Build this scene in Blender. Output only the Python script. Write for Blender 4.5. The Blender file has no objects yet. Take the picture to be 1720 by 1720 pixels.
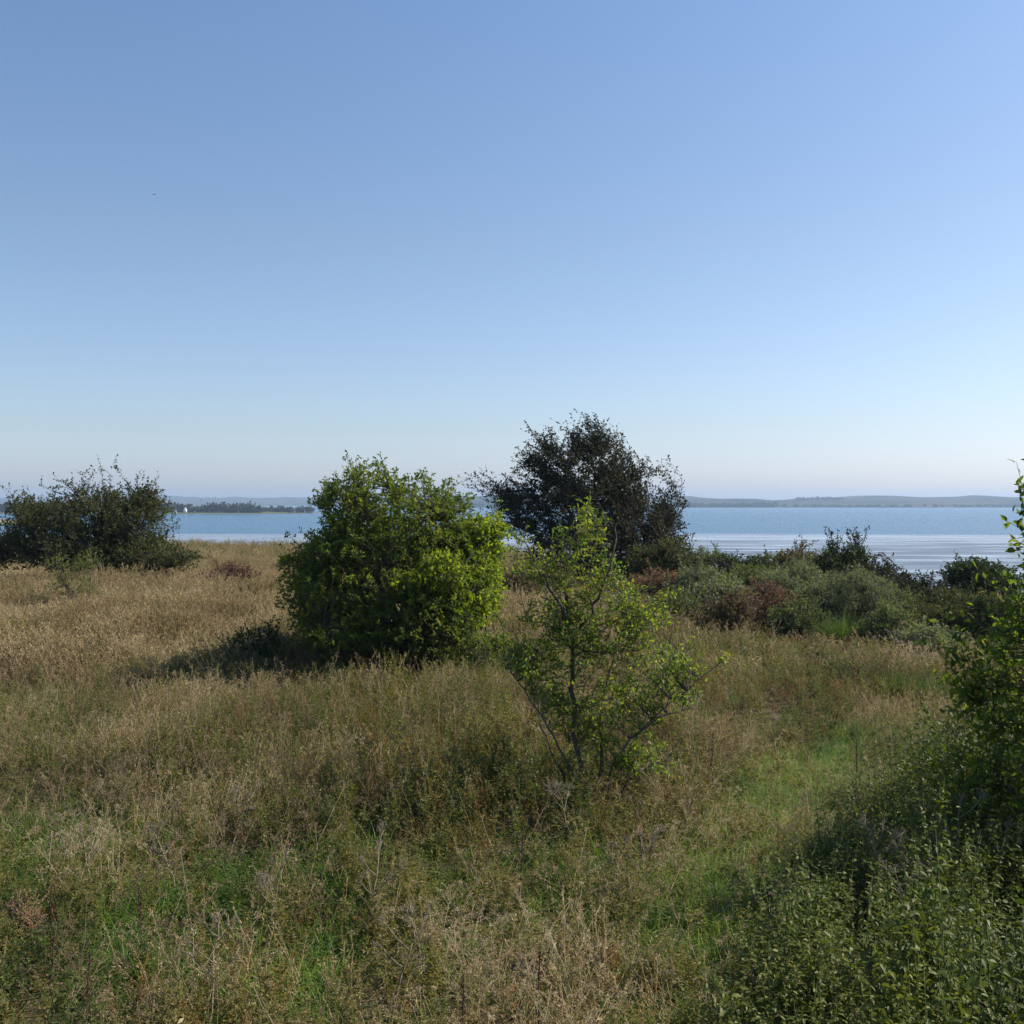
import bpy, math, random
import numpy as np
from mathutils import Vector

# ------------------------------------------------------------------ camera, sky, sun
S = bpy.context.scene
COL = S.collection
F, HC, HY = 1725.0, 3.5, 846.0          # photo focal length (px of 1720), eye height, horizon row
cam = bpy.data.cameras.new('camera'); cam.sensor_width = 36; cam.lens = 36*F/1720
cam.clip_start = 0.1; cam.clip_end = 30000
co = bpy.data.objects.new('camera', cam); COL.objects.link(co); S.camera = co
co.location = (0, 0, HC); co.rotation_euler = (math.radians(90)-math.atan((860-HY)/F), 0, 0)

SUN_AZ, SUN_EL = math.radians(73), math.radians(43)     # clockwise from the view direction (+Y)
w = bpy.data.worlds.new('World'); S.world = w; w.use_nodes = True
nt = w.node_tree; bg = nt.nodes['Background']
sky = nt.nodes.new('ShaderNodeTexSky'); sky.sky_type = 'NISHITA'; sky.sun_disc = False
sky.sun_elevation = SUN_EL; sky.sun_rotation = SUN_AZ; sky.altitude = 0
sky.air_density = 1.0; sky.dust_density = 1.0; sky.ozone_density = 4.0
wb = nt.nodes.new('ShaderNodeMixRGB'); wb.blend_type = 'MULTIPLY'; wb.inputs[0].default_value = 1; wb.inputs[2].default_value = (.99, 1, 1.07, 1)  # camera white balance
tcw = nt.nodes.new('ShaderNodeTexCoord'); sxw = nt.nodes.new('ShaderNodeSeparateXYZ'); nt.links.new(tcw.outputs['Generated'], sxw.inputs[0])
rw = nt.nodes.new('ShaderNodeValToRGB'); nt.links.new(sxw.outputs['Z'], rw.inputs[0])      # paler, bluer air low down than the sky model gives
rw.color_ramp.elements[0].position = 0; rw.color_ramp.elements[0].color = (1.10, 1.10, 1.38, 1)
rw.color_ramp.elements[1].position = .5; rw.color_ramp.elements[1].color = (.95, 1.04, 1.08, 1)
e_ = rw.color_ramp.elements.new(.07); e_.color = (1.03, .98, 1.02, 1); e_ = rw.color_ramp.elements.new(.25); e_.color = (1.04, .985, .955, 1); nt.links.new(rw.outputs[0], wb.inputs[2])
nt.links.new(sky.outputs[0], wb.inputs[1]); nt.links.new(wb.outputs[0], bg.inputs[0]); bg.inputs[1].default_value = 0.107
sl = bpy.data.lights.new('sun', 'SUN'); sl.energy = 5.0; sl.angle = math.radians(0.53); sl.color = (1, .93, .80)
so = bpy.data.objects.new('sun', sl); COL.objects.link(so)
sd = Vector((math.sin(SUN_AZ)*math.cos(SUN_EL), math.cos(SUN_AZ)*math.cos(SUN_EL), math.sin(SUN_EL)))
so.rotation_euler = sd.to_track_quat('Z', 'Y').to_euler(); so.location = (30, 20, 40)
S.view_settings.view_transform = 'Standard'; S.view_settings.look = 'None'
S.view_settings.exposure = 0.52; S.view_settings.gamma = 1.0
S.render.engine = 'CYCLES'
S.cycles.max_bounces = 6; S.cycles.diffuse_bounces = 3; S.cycles.glossy_bounces = 2
S.cycles.transmission_bounces = 4; S.cycles.volume_bounces = 0; S.cycles.transparent_max_bounces = 4
S.cycles.use_denoising = True; S.cycles.denoising_prefilter = 'NONE'

# ------------------------------------------------------------------ helpers
def R(seed): return np.random.default_rng(seed)
def W(px, py, d): return np.array([(px-860)/F*d, d, HC+(HY-py)/F*d])
def unit(a): return a/(np.linalg.norm(a, axis=-1, keepdims=True)+1e-9)
def sstep(a, b, x):
    t = np.clip((x-a)/(b-a), 0, 1); return t*t*(3-2*t)
_tab = R(5).random((256, 256))
def vnoise(x, y):
    xi = np.floor(x).astype(int); yi = np.floor(y).astype(int); fx = x-xi; fy = y-yi
    fx = fx*fx*(3-2*fx); fy = fy*fy*(3-2*fy)
    g = lambda i, j: _tab[i % 256, j % 256]
    return (g(xi, yi)*(1-fx)+g(xi+1, yi)*fx)*(1-fy)+(g(xi, yi+1)*(1-fx)+g(xi+1, yi+1)*fx)*fy
def fbm(x, y, o=3):
    s = 0; a = .5; t = 0
    for k in range(o): s = s+a*vnoise(x*2**k+17*k, y*2**k+31*k); t += a; a *= .5
    return s/t

class MB:
    def __init__(s): s.V = []; s.Fc = []; s.A = []; s.n = 0
    def add(s, V, T, A=0.5):
        V = np.asarray(V, float).reshape(-1, 3); T = np.asarray(T, int).reshape(-1, 3)
        s.V.append(V); s.Fc.append(T+s.n); s.n += len(V)
        s.A.append(np.broadcast_to(np.asarray(A, float), (len(V),)).copy())
        return s
    def mesh(s, name):
        V = np.concatenate(s.V); T = np.concatenate(s.Fc); A = np.concatenate(s.A)
        m = bpy.data.meshes.new(name)
        m.vertices.add(len(V)); m.vertices.foreach_set('co', V.astype(np.float32).ravel())
        m.loops.add(len(T)*3); m.loops.foreach_set('vertex_index', T.astype(np.int32).ravel())
        m.polygons.add(len(T)); m.polygons.foreach_set('loop_start', np.arange(0, len(T)*3, 3, dtype=np.int32))
        m.update(calc_edges=True)
        at = m.attributes.new('lv', 'FLOAT', 'POINT'); at.data.foreach_set('value', A.astype(np.float32))
        return m
    def obj(s, name, mat, parent=None, link=True):
        m = s.mesh(name); m.materials.append(mat)
        o = bpy.data.objects.new(name, m)
        if link: COL.objects.link(o)
        if parent is not None:
            o.parent = parent; o.matrix_parent_inverse.identity()
        return o

def frame(D):
    D = unit(D); a = np.where(np.abs(D[:, 2:3]) < .9, np.array([[0, 0, 1.]]), np.array([[1., 0, 0]]))
    u = unit(np.cross(D, a)); v = np.cross(D, u); return u, v
def tubes(mb, P0, P1, R0, R1, k=4, A=0.5):
    P0 = np.asarray(P0, float).reshape(-1, 3); P1 = np.asarray(P1, float).reshape(-1, 3); n = len(P0)
    R0 = np.broadcast_to(R0, (n,)); R1 = np.broadcast_to(R1, (n,))
    u, v = frame(P1-P0); D = unit(P1-P0)
    th = np.arange(k)*2*math.pi/k; c = np.cos(th)[None, :, None]; s_ = np.sin(th)[None, :, None]
    ring = c*u[:, None, :]+s_*v[:, None, :]
    a = P0[:, None]+ring*R0[:, None, None]-D[:, None]*R0[:, None, None]*.4
    b = P1[:, None]+ring*R1[:, None, None]+D[:, None]*R1[:, None, None]*.4
    V = np.concatenate([a, b], 1)
    T = []
    for i in range(k):
        j = (i+1) % k; T += [(i, j, k+j), (i, k+j, k+i)]
    for i in range(1, k-1): T += [(k, k+i, k+i+1)]
    T = np.array(T)[None]+(np.arange(n)*2*k)[:, None, None]
    A = np.repeat(np.broadcast_to(A, (n,)), 2*k)
    mb.add(V, T, A)
def beziers(P0, C, P1, n):
    t = np.linspace(0, 1, n+1)[None, :, None]
    return (1-t)**2*P0[:, None]+2*t*(1-t)*C[:, None]+t*t*P1[:, None]
def poly_tubes(mb, pts, r0, r1, k=3, A=0.5):
    n, m, _ = pts.shape; t = np.linspace(0, 1, m)[None, :]
    r = np.broadcast_to(r0, (n,))[:, None]*(1-t)+np.broadcast_to(r1, (n,))[:, None]*t
    tubes(mb, pts[:, :-1].reshape(-1, 3), pts[:, 1:].reshape(-1, 3), r[:, :-1].ravel(), r[:, 1:].ravel(), k,
          np.repeat(np.broadcast_to(A, (n,)), m-1))

# leaf templates: (along, across, lift) and triangles
LEAF2 = (np.array([(0, 0, 0), (.45, .5, .06), (1, 0, -.08), (.45, -.5, .06)]), np.array([(0, 2, 1), (0, 3, 2)]))
LEAF4 = (np.array([(0, 0, 0), (.25, .42, .05), (.6, .4, .02), (1, 0, -.16), (.6, -.4, .02), (.25, -.42, .05), (.5, 0, -.03)]),
         np.array([(0, 6, 1), (1, 6, 2), (2, 6, 3), (3, 6, 4), (4, 6, 5), (5, 6, 0)]))
LEAFN = (np.array([(0, 0, 0), (.3, .5, .0), (1, 0, -.1), (.3, -.5, .0)]), np.array([(0, 2, 1), (0, 3, 2)]))
def leaves(mb, rng, P, D, L, Wd, tpl=LEAF2, A=None, flat=.6):
    n = len(P)
    if n == 0: return
    D = unit(D); up = np.array([[0, 0, 1.]])*flat+rng.normal(0, .6, (n, 3))
    sd_ = unit(np.cross(D, up)); nn = np.cross(sd_, D)
    L = np.broadcast_to(L, (n,)); Wd = np.broadcast_to(Wd, (n,)); t, f = tpl
    V = P[:, None]+D[:, None]*(L[:, None]*t[None, :, 0])[..., None]+sd_[:, None]*(Wd[:, None]*t[None, :, 1])[..., None] \
        + nn[:, None]*(L[:, None]*t[None, :, 2])[..., None]
    T = f[None]+(np.arange(n)*len(t))[:, None, None]
    if A is None: A = rng.random(n)
    mb.add(V, T, np.repeat(np.broadcast_to(A, (n,)), len(t)))

# ------------------------------------------------------------------ materials
def ramp(nt, cols):
    r = nt.nodes.new('ShaderNodeValToRGB'); e = r.color_ramp.elements
    n = len(cols)
    while len(e) < n: e.new(.5)
    for i, c in enumerate(cols): e[i].position = i/(n-1) if n > 1 else 0; e[i].color = (*c, 1)
    return r
MATS = {}
def leafmat(name, cols, trans=.35, rough=.6, inst=False, spec=.18, warm=(1.9, 1.85, .6)):
    if name in MATS: return MATS[name]
    m = bpy.data.materials.new(name); m.use_nodes = True; nt = m.node_tree; N = nt.nodes; Lk = nt.links
    p = N['Principled BSDF']; out = N['Material Output']
    a = N.new('ShaderNodeAttribute'); a.attribute_name = 'lv'; fac = a.outputs['Fac']
    if inst:
        b = N.new('ShaderNodeAttribute'); b.attribute_type = 'INSTANCER'; b.attribute_name = 'tint'
        mx = N.new('ShaderNodeMath'); mx.operation = 'MULTIPLY_ADD'; Lk.new(a.outputs['Fac'], mx.inputs[0]); mx.inputs[1].default_value = .45
        m2 = N.new('ShaderNodeMath'); m2.operation = 'MULTIPLY'; Lk.new(b.outputs['Fac'], m2.inputs[0]); m2.inputs[1].default_value = .55
        Lk.new(m2.outputs[0], mx.inputs[2]); fac = mx.outputs[0]
    r = ramp(nt, cols); Lk.new(fac, r.inputs[0]); Lk.new(r.outputs[0], p.inputs['Base Color'])
    p.inputs['Roughness'].default_value = rough; p.inputs['Specular IOR Level'].default_value = spec
    if trans > 0:
        tr = N.new('ShaderNodeBsdfTranslucent'); mm = N.new('ShaderNodeMixRGB'); mm.blend_type = 'MULTIPLY'; mm.inputs[0].default_value = 1
        mm.inputs[2].default_value = (*warm, 1); Lk.new(r.outputs[0], mm.inputs[1]); Lk.new(mm.outputs[0], tr.inputs[0])
        ms = N.new('ShaderNodeMixShader'); ms.inputs[0].default_value = trans
        Lk.new(p.outputs[0], ms.inputs[1]); Lk.new(tr.outputs[0], ms.inputs[2]); Lk.new(ms.outputs[0], out.inputs[0])
    MATS[name] = m; return m
def barkmat(name, c0, c1, scale=12):
    if name in MATS: return MATS[name]
    m = bpy.data.materials.new(name); m.use_nodes = True; nt = m.node_tree; N = nt.nodes; p = N['Principled BSDF']
    tc = N.new('ShaderNodeTexCoord'); no = N.new('ShaderNodeTexNoise'); no.inputs['Scale'].default_value = scale; no.inputs['Detail'].default_value = 5
    nt.links.new(tc.outputs['Object'], no.inputs['Vector']); r = ramp(nt, [c0, c1]); nt.links.new(no.outputs['Fac'], r.inputs[0])
    nt.links.new(r.outputs[0], p.inputs['Base Color']); p.inputs['Roughness'].default_value = .85; p.inputs['Specular IOR Level'].default_value = .2
    bp = N.new('ShaderNodeBump'); bp.inputs['Strength'].default_value = .4; bp.inputs['Distance'].default_value = .01
    nt.links.new(no.outputs['Fac'], bp.inputs['Height']); nt.links.new(bp.outputs[0], p.inputs['Normal'])
    MATS[name] = m; return m
def noisemat(name, cols, scale, stretch=(1, 1, 1), rough=.9, detail=6, spec=.2):
    m = bpy.data.materials.new(name); m.use_nodes = True; nt = m.node_tree; N = nt.nodes; p = N['Principled BSDF']
    tc = N.new('ShaderNodeTexCoord'); mp = N.new('ShaderNodeMapping'); mp.inputs['Scale'].default_value = stretch
    no = N.new('ShaderNodeTexNoise'); no.inputs['Scale'].default_value = scale; no.inputs['Detail'].default_value = detail
    r = ramp(nt, cols); Lk = nt.links
    Lk.new(tc.outputs['Object'], mp.inputs[0]); Lk.new(mp.outputs[0], no.inputs['Vector']); Lk.new(no.outputs['Fac'], r.inputs[0])
    for i, e in enumerate(r.color_ramp.elements): e.position = .3+.4*i/(len(cols)-1)
    Lk.new(r.outputs[0], p.inputs['Base Color']); p.inputs['Roughness'].default_value = rough; p.inputs['Specular IOR Level'].default_value = spec
    return m

BARK = barkmat('bark_grey', (.05, .04, .03), (.13, .11, .085))
BARKD = barkmat('bark_dark', (.03, .024, .018), (.08, .065, .05))
STALKP = barkmat('stalk_pale', (.13, .10, .07), (.30, .25, .18), 30)
STALKD = barkmat('stalk_dark', (.035, .025, .02), (.09, .06, .045), 30)

# ------------------------------------------------------------------ terrain
EX = np.array([-400, -60, -25, -10, 0, 6, 11, 14.5, 20, 30, 60, 400.])
EY = np.array([110, 90, 84, 76, 66, 54, 46, 36, 27, 18, 8, -40.])
SEA = -8.0
def H(x, y):
    x = np.asarray(x, float); y = np.asarray(y, float)
    s = y-np.interp(x, EX, EY)
    s = s/np.sqrt(1+(np.interp(x+1, EX, EY)-np.interp(x-1, EX, EY))**2/4)
    z = -9.2*sstep(-2, 34, s)
    z = z+(fbm(x*.13+9, y*.13+4)-.5)*.7*sstep(5, 12, y)*(1-sstep(0, 20, s))
    r = np.hypot(x*.8, y)
    z = z+1.9*(1-sstep(1.8, 4.8, r))+1.2*(1-sstep(-8, 3, y))*sstep(1.8, 6, r)
    return z
def grid(xs, ys, zf):
    X, Y = np.meshgrid(xs, ys); Z = zf(X, Y); V = np.stack([X, Y, Z], -1).reshape(-1, 3)
    nx, ny = len(xs), len(ys); i = (np.arange(ny-1)[:, None]*nx+np.arange(nx-1)[None]).ravel()
    T = np.concatenate([np.stack([i, i+1, i+nx+1], 1), np.stack([i, i+nx+1, i+nx], 1)]); return V, T
def smooth(o):
    o.data.polygons.foreach_set('use_smooth', np.ones(len(o.data.polygons), dtype=bool)); return o
def kind(o, k): o['kind'] = k; return o
xs = np.concatenate([np.linspace(-600, -60, 20)[:-1], np.linspace(-60, 50, 150), np.linspace(50, 600, 20)[1:]])
ys = np.concatenate([np.linspace(-150, -10, 12)[:-1], np.linspace(-10, 120, 200), np.linspace(120, 330, 18)[1:]])
V, T = grid(xs, ys, H)
kind(smooth(MB().add(V, T).obj('ground', noisemat('soil_thatch', [(.03, .032, .014), (.075, .06, .032), (.12, .095, .055)], 1.6))), 'structure')

# water
def watermat():
    m = bpy.data.materials.new('sea_water'); m.use_nodes = True; nt = m.node_tree; N = nt.nodes; Lk = nt.links; p = N['Principled BSDF']
    tc = N.new('ShaderNodeTexCoord')
    def noise(sc, st, det=3):
        mp = N.new('ShaderNodeMapping'); mp.inputs['Scale'].default_value = st
        n = N.new('ShaderNodeTexNoise'); n.inputs['Scale'].default_value = sc; n.inputs['Detail'].default_value = det
        Lk.new(tc.outputs['Object'], mp.inputs[0]); Lk.new(mp.outputs[0], n.inputs['Vector']); return n
    n1 = noise(.9, (.7, 1, 1), 4); n2 = noise(.012, (.25, 1.6, 1), 4)
    r = ramp(nt, [(.025, .09, .17), (.035, .12, .21)]); Lk.new(n2.outputs['Fac'], r.inputs[0]); Lk.new(r.outputs[0], p.inputs['Base Color'])
    bp = N.new('ShaderNodeBump'); bp.inputs['Distance'].default_value = 1.2
    mr = N.new('ShaderNodeMapRange'); Lk.new(n2.outputs['Fac'], mr.inputs[0]); mr.inputs[1].default_value = .35; mr.inputs[2].default_value = .65
    mr.inputs[3].default_value = .55; mr.inputs[4].default_value = .9
    Lk.new(mr.outputs[0], bp.inputs['Strength']); Lk.new(n1.outputs['Fac'], bp.inputs['Height']); Lk.new(bp.outputs[0], p.inputs['Normal'])
    p.inputs['Roughness'].default_value = .2; p.inputs['IOR'].default_value = 1.33; p.inputs['Specular IOR Level'].default_value = .3
    return m
V, T = grid(np.array([-7500, 7500.]), np.array([-7000, 7800.]), lambda x, y: x*0+SEA)
kind(MB().add(V, T).obj('water', watermat()), 'structure')
def mudmat():
    m = bpy.data.materials.new('wet_mud'); m.use_nodes = True; nt = m.node_tree; N = nt.nodes; Lk = nt.links; p = N['Principled BSDF']
    tc = N.new('ShaderNodeTexCoord'); sp = N.new('ShaderNodeSeparateXYZ'); Lk.new(tc.outputs['Object'], sp.inputs[0])
    def noise(sc, st, det=5, dist=0):
        mp = N.new('ShaderNodeMapping'); mp.inputs['Scale'].default_value = st
        n = N.new('ShaderNodeTexNoise'); n.inputs['Scale'].default_value = sc; n.inputs['Detail'].default_value = det; n.inputs['Distortion'].default_value = dist
        Lk.new(tc.outputs['Object'], mp.inputs[0]); Lk.new(mp.outputs[0], n.inputs['Vector']); return n
    n1 = noise(.13, (.14, 1, 1), 10, 1.6)
    # film of water: everywhere far out, breaking up into streaks near the shore
    mr = N.new('ShaderNodeMapRange'); Lk.new(sp.outputs['Y'], mr.inputs[0]); mr.inputs[1].default_value = 270; mr.inputs[2].default_value = 350
    mr.inputs[3].default_value = -.03; mr.inputs[4].default_value = .12
    ad = N.new('ShaderNodeMath'); ad.operation = 'ADD'; Lk.new(n1.outputs['Fac'], ad.inputs[0]); Lk.new(mr.outputs[0], ad.inputs[1])
    st = N.new('ShaderNodeMapRange'); Lk.new(ad.outputs[0], st.inputs[0]); st.inputs[1].default_value = .45; st.inputs[2].default_value = .60
    wet = N.new('ShaderNodeBsdfGlossy'); wet.inputs['Roughness'].default_value = .12; wet.inputs['Color'].default_value = (.82, .85, .92, 1)
    p.inputs['Base Color'].default_value = (.06, .06, .065, 1); p.inputs['Roughness'].default_value = .3; p.inputs['IOR'].default_value = 1.4
    n2 = noise(1.5, (.5, 1, 1), 3); bp = N.new('ShaderNodeBump'); bp.inputs['Strength'].default_value = .5; bp.inputs['Distance'].default_value = .2
    Lk.new(n2.outputs['Fac'], bp.inputs['Height']); Lk.new(bp.outputs[0], p.inputs['Normal'])
    ms = N.new('ShaderNodeMixShader'); Lk.new(st.outputs[0], ms.inputs[0]); Lk.new(p.outputs[0], ms.inputs[1]); Lk.new(wet.outputs[0], ms.inputs[2])
    p2 = N.new('ShaderNodeBsdfPrincipled'); p2.inputs['Base Color'].default_value = (.03, .105, .19, 1); p2.inputs['Roughness'].default_value = .2; p2.inputs['IOR'].default_value = 1.33; p2.inputs['Specular IOR Level'].default_value = .3
    n3 = noise(.9, (.7, 1, 1), 4); b3 = N.new('ShaderNodeBump'); b3.inputs['Strength'].default_value = .7; b3.inputs['Distance'].default_value = 1.2
    Lk.new(n3.outputs['Fac'], b3.inputs['Height']); Lk.new(b3.outputs[0], p2.inputs['Normal'])
    n4 = noise(.03, (.12, 1, 1), 7, .5); r4 = N.new('ShaderNodeMapRange'); Lk.new(sp.outputs['Y'], r4.inputs[0]); r4.inputs[1].default_value = 330; r4.inputs[2].default_value = 420
    r4.inputs[3].default_value = -.35; r4.inputs[4].default_value = .45; a4 = N.new('ShaderNodeMath'); a4.operation = 'ADD'; Lk.new(n4.outputs['Fac'], a4.inputs[0]); Lk.new(r4.outputs[0], a4.inputs[1])
    s4 = N.new('ShaderNodeMapRange'); Lk.new(a4.outputs[0], s4.inputs[0]); s4.inputs[1].default_value = .42; s4.inputs[2].default_value = .72
    m4 = N.new('ShaderNodeMixShader'); Lk.new(s4.outputs[0], m4.inputs[0]); Lk.new(ms.outputs[0], m4.inputs[1]); Lk.new(p2.outputs[0], m4.inputs[2])
    Lk.new(m4.outputs[0], N['Material Output'].inputs[0]); return m
rg = R(3); xs = np.linspace(-900, 900, 180)
yf = 425+30*fbm(xs*.012, xs*0+3, 5)+ (xs > 0)*15
yn = np.full_like(xs, 90.)
Vt = np.concatenate([np.stack([xs, yn, xs*0+SEA+.02], 1), np.stack([xs, yf, xs*0+SEA+.02], 1)])
i = np.arange(len(xs)-1); n = len(xs)
kind(MB().add(Vt, np.concatenate([np.stack([i, i+1, i+n+1], 1), np.stack([i, i+n+1, i+n], 1)])).obj('mudflat', mudmat()), 'structure')

# far hills and shores
def fieldmat(name, cols, scale, st):
    m = bpy.data.materials.new(name); m.use_nodes = True; nt = m.node_tree; N = nt.nodes; Lk = nt.links; p = N['Principled BSDF']
    tc = N.new('ShaderNodeTexCoord'); mp = N.new('ShaderNodeMapping'); mp.inputs['Scale'].default_value = st
    v = N.new('ShaderNodeTexVoronoi'); v.inputs['Scale'].default_value = scale; r = ramp(nt, cols); r.color_ramp.interpolation = 'CONSTANT'
    Lk.new(tc.outputs['Object'], mp.inputs[0]); Lk.new(mp.outputs[0], v.inputs['Vector']); Lk.new(v.outputs['Color'], r.inputs[0])
    Lk.new(r.outputs[0], p.inputs['Base Color']); p.inputs['Roughness'].default_value = 1; p.inputs['Specular IOR Level'].default_value = 0
    return m
FM = fieldmat('fields', [(.02, .03, .018), (.06, .055, .035), (.03, .042, .022), (.09, .08, .05), (.018, .024, .016)], .0035, (1, 1.5, .01))
def ridge(name, x0, x1, y0, depth, ztop, seed, mat, n=160, rough=.25, taper=.0):
    xs = np.linspace(x0, x1, n); ys = np.array([0, .04, .2, .45, .7, .9, 1])*depth
    prof = np.array([-1.0, .6, .25, .6, .9, 1.0, .8])
    V = []
    for k, yy in enumerate(ys):
        sh = fbm((xs+seed*913)/ (420 if depth > 500 else 120), xs*0+k*.4+seed, 4)
        ends = sstep(0, .12, (xs-x0)/(x1-x0))*sstep(0, .12, (x1-xs)/(x1-x0)) if taper else 1
        if k == 0: z = xs*0+SEA-1.0
        elif k == 1: z = xs*0+SEA+.8*ends
        else: z = SEA+.8*ends+(ztop-SEA-.8)*prof[k]*(1-rough+2*rough*(sh-.5)+rough*.6)*ends
        jit = (fbm((xs+seed*77)/300, xs*0+9, 3)-.5)*depth*.12
        V.append(np.stack([xs, y0+yy+jit, z], 1))
    V = np.concatenate(V); T = []
    for k in range(len(ys)-1):
        i = np.arange(n-1)+k*n; T += [np.stack([i, i+1, i+n+1], 1), np.stack([i, i+n+1, i+n], 1)]
    return kind(smooth(MB().add(V, np.concatenate(T)).obj(name, mat)), 'structure')
ridge('hills', -200, 3300, 2950, 1500, 34, 2, FM, rough=.55)
ridge('hills', -4200, 600, 5200, 1500, 44, 7, FM, rough=.6)
ridge('spit', -1100, -245, 1120, 240, SEA+3.0, 4, noisemat('shore_grass', [(.10, .09, .055), (.07, .09, .035), (.19, .165, .11)], .02), rough=.2, taper=1)
mt = MB(); px = np.array([[-420, 520], [-252, 540], [-300, 640], [-380, 760], [-640, 800], [-640, 520.]])
mt.add(np.concatenate([np.c_[px, np.full(6, SEA+.35)], np.c_[px*1.01, np.full(6, SEA-.6)]]),
       [(0, 1, 2), (0, 2, 3), (0, 3, 4), (0, 4, 5)]+[t for i in range(6) for t in ((i, i+6, (i+1) % 6), ((i+1) % 6, i+6, (i+1) % 6+6))])
kind(mt.obj('salt_marsh', noisemat('marsh', [(.06, .085, .03), (.13, .125, .06), (.2, .17, .11)], .012, (.4, 1, 1))), 'structure')

# ------------------------------------------------------------------ haze
def haze():
    v = np.array([(x, y, z) for z in (SEA-3, 75) for y in (-7600, 8400) for x in (-8000, 8000)], float)
    T = [(0, 2, 3), (0, 3, 1), (4, 5, 7), (4, 7, 6), (0, 1, 5), (0, 5, 4), (2, 6, 7), (2, 7, 3), (0, 4, 6), (0, 6, 2), (1, 3, 7), (1, 7, 5)]
    m = bpy.data.materials.new('haze_air'); m.use_nodes = True; N = m.node_tree.nodes; N.remove(N['Principled BSDF'])
    pv = N.new('ShaderNodeVolumePrincipled'); pv.inputs['Color'].default_value = (.55, .74, 1, 1); pv.inputs['Density'].default_value = .00016
    pv.inputs['Anisotropy'].default_value = .2
    m.node_tree.links.new(pv.outputs[0], N['Material Output'].inputs['Volume'])
    kind(MB().add(v, T).obj('haze', m), 'stuff')
haze()

# ------------------------------------------------------------------ things: builders
def thing(name, label, cat, loc, group=None):
    o = bpy.data.objects.new(name, None); o.empty_display_size = .2; COL.objects.link(o)
    o.location = tuple(float(v) for v in loc); o['label'] = label; o['category'] = cat
    if group: o['group'] = group
    return o

def in_lobes(rng, lobes, n, lo=.3, hi=1.0, pw=2.0):
    """random points in a union of ellipsoids given as centre, radii"""
    C = np.array([l[0] for l in lobes]); Rr = np.array([l[1] for l in lobes])
    wgt = np.prod(Rr, 1)**(2/3); k = rng.choice(len(lobes), n, p=wgt/wgt.sum())
    d = unit(rng.normal(size=(n, 3))); r = lo+(hi-lo)*rng.random(n)**(1/pw)
    return C[k]+d*Rr[k]*r[:, None]

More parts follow.
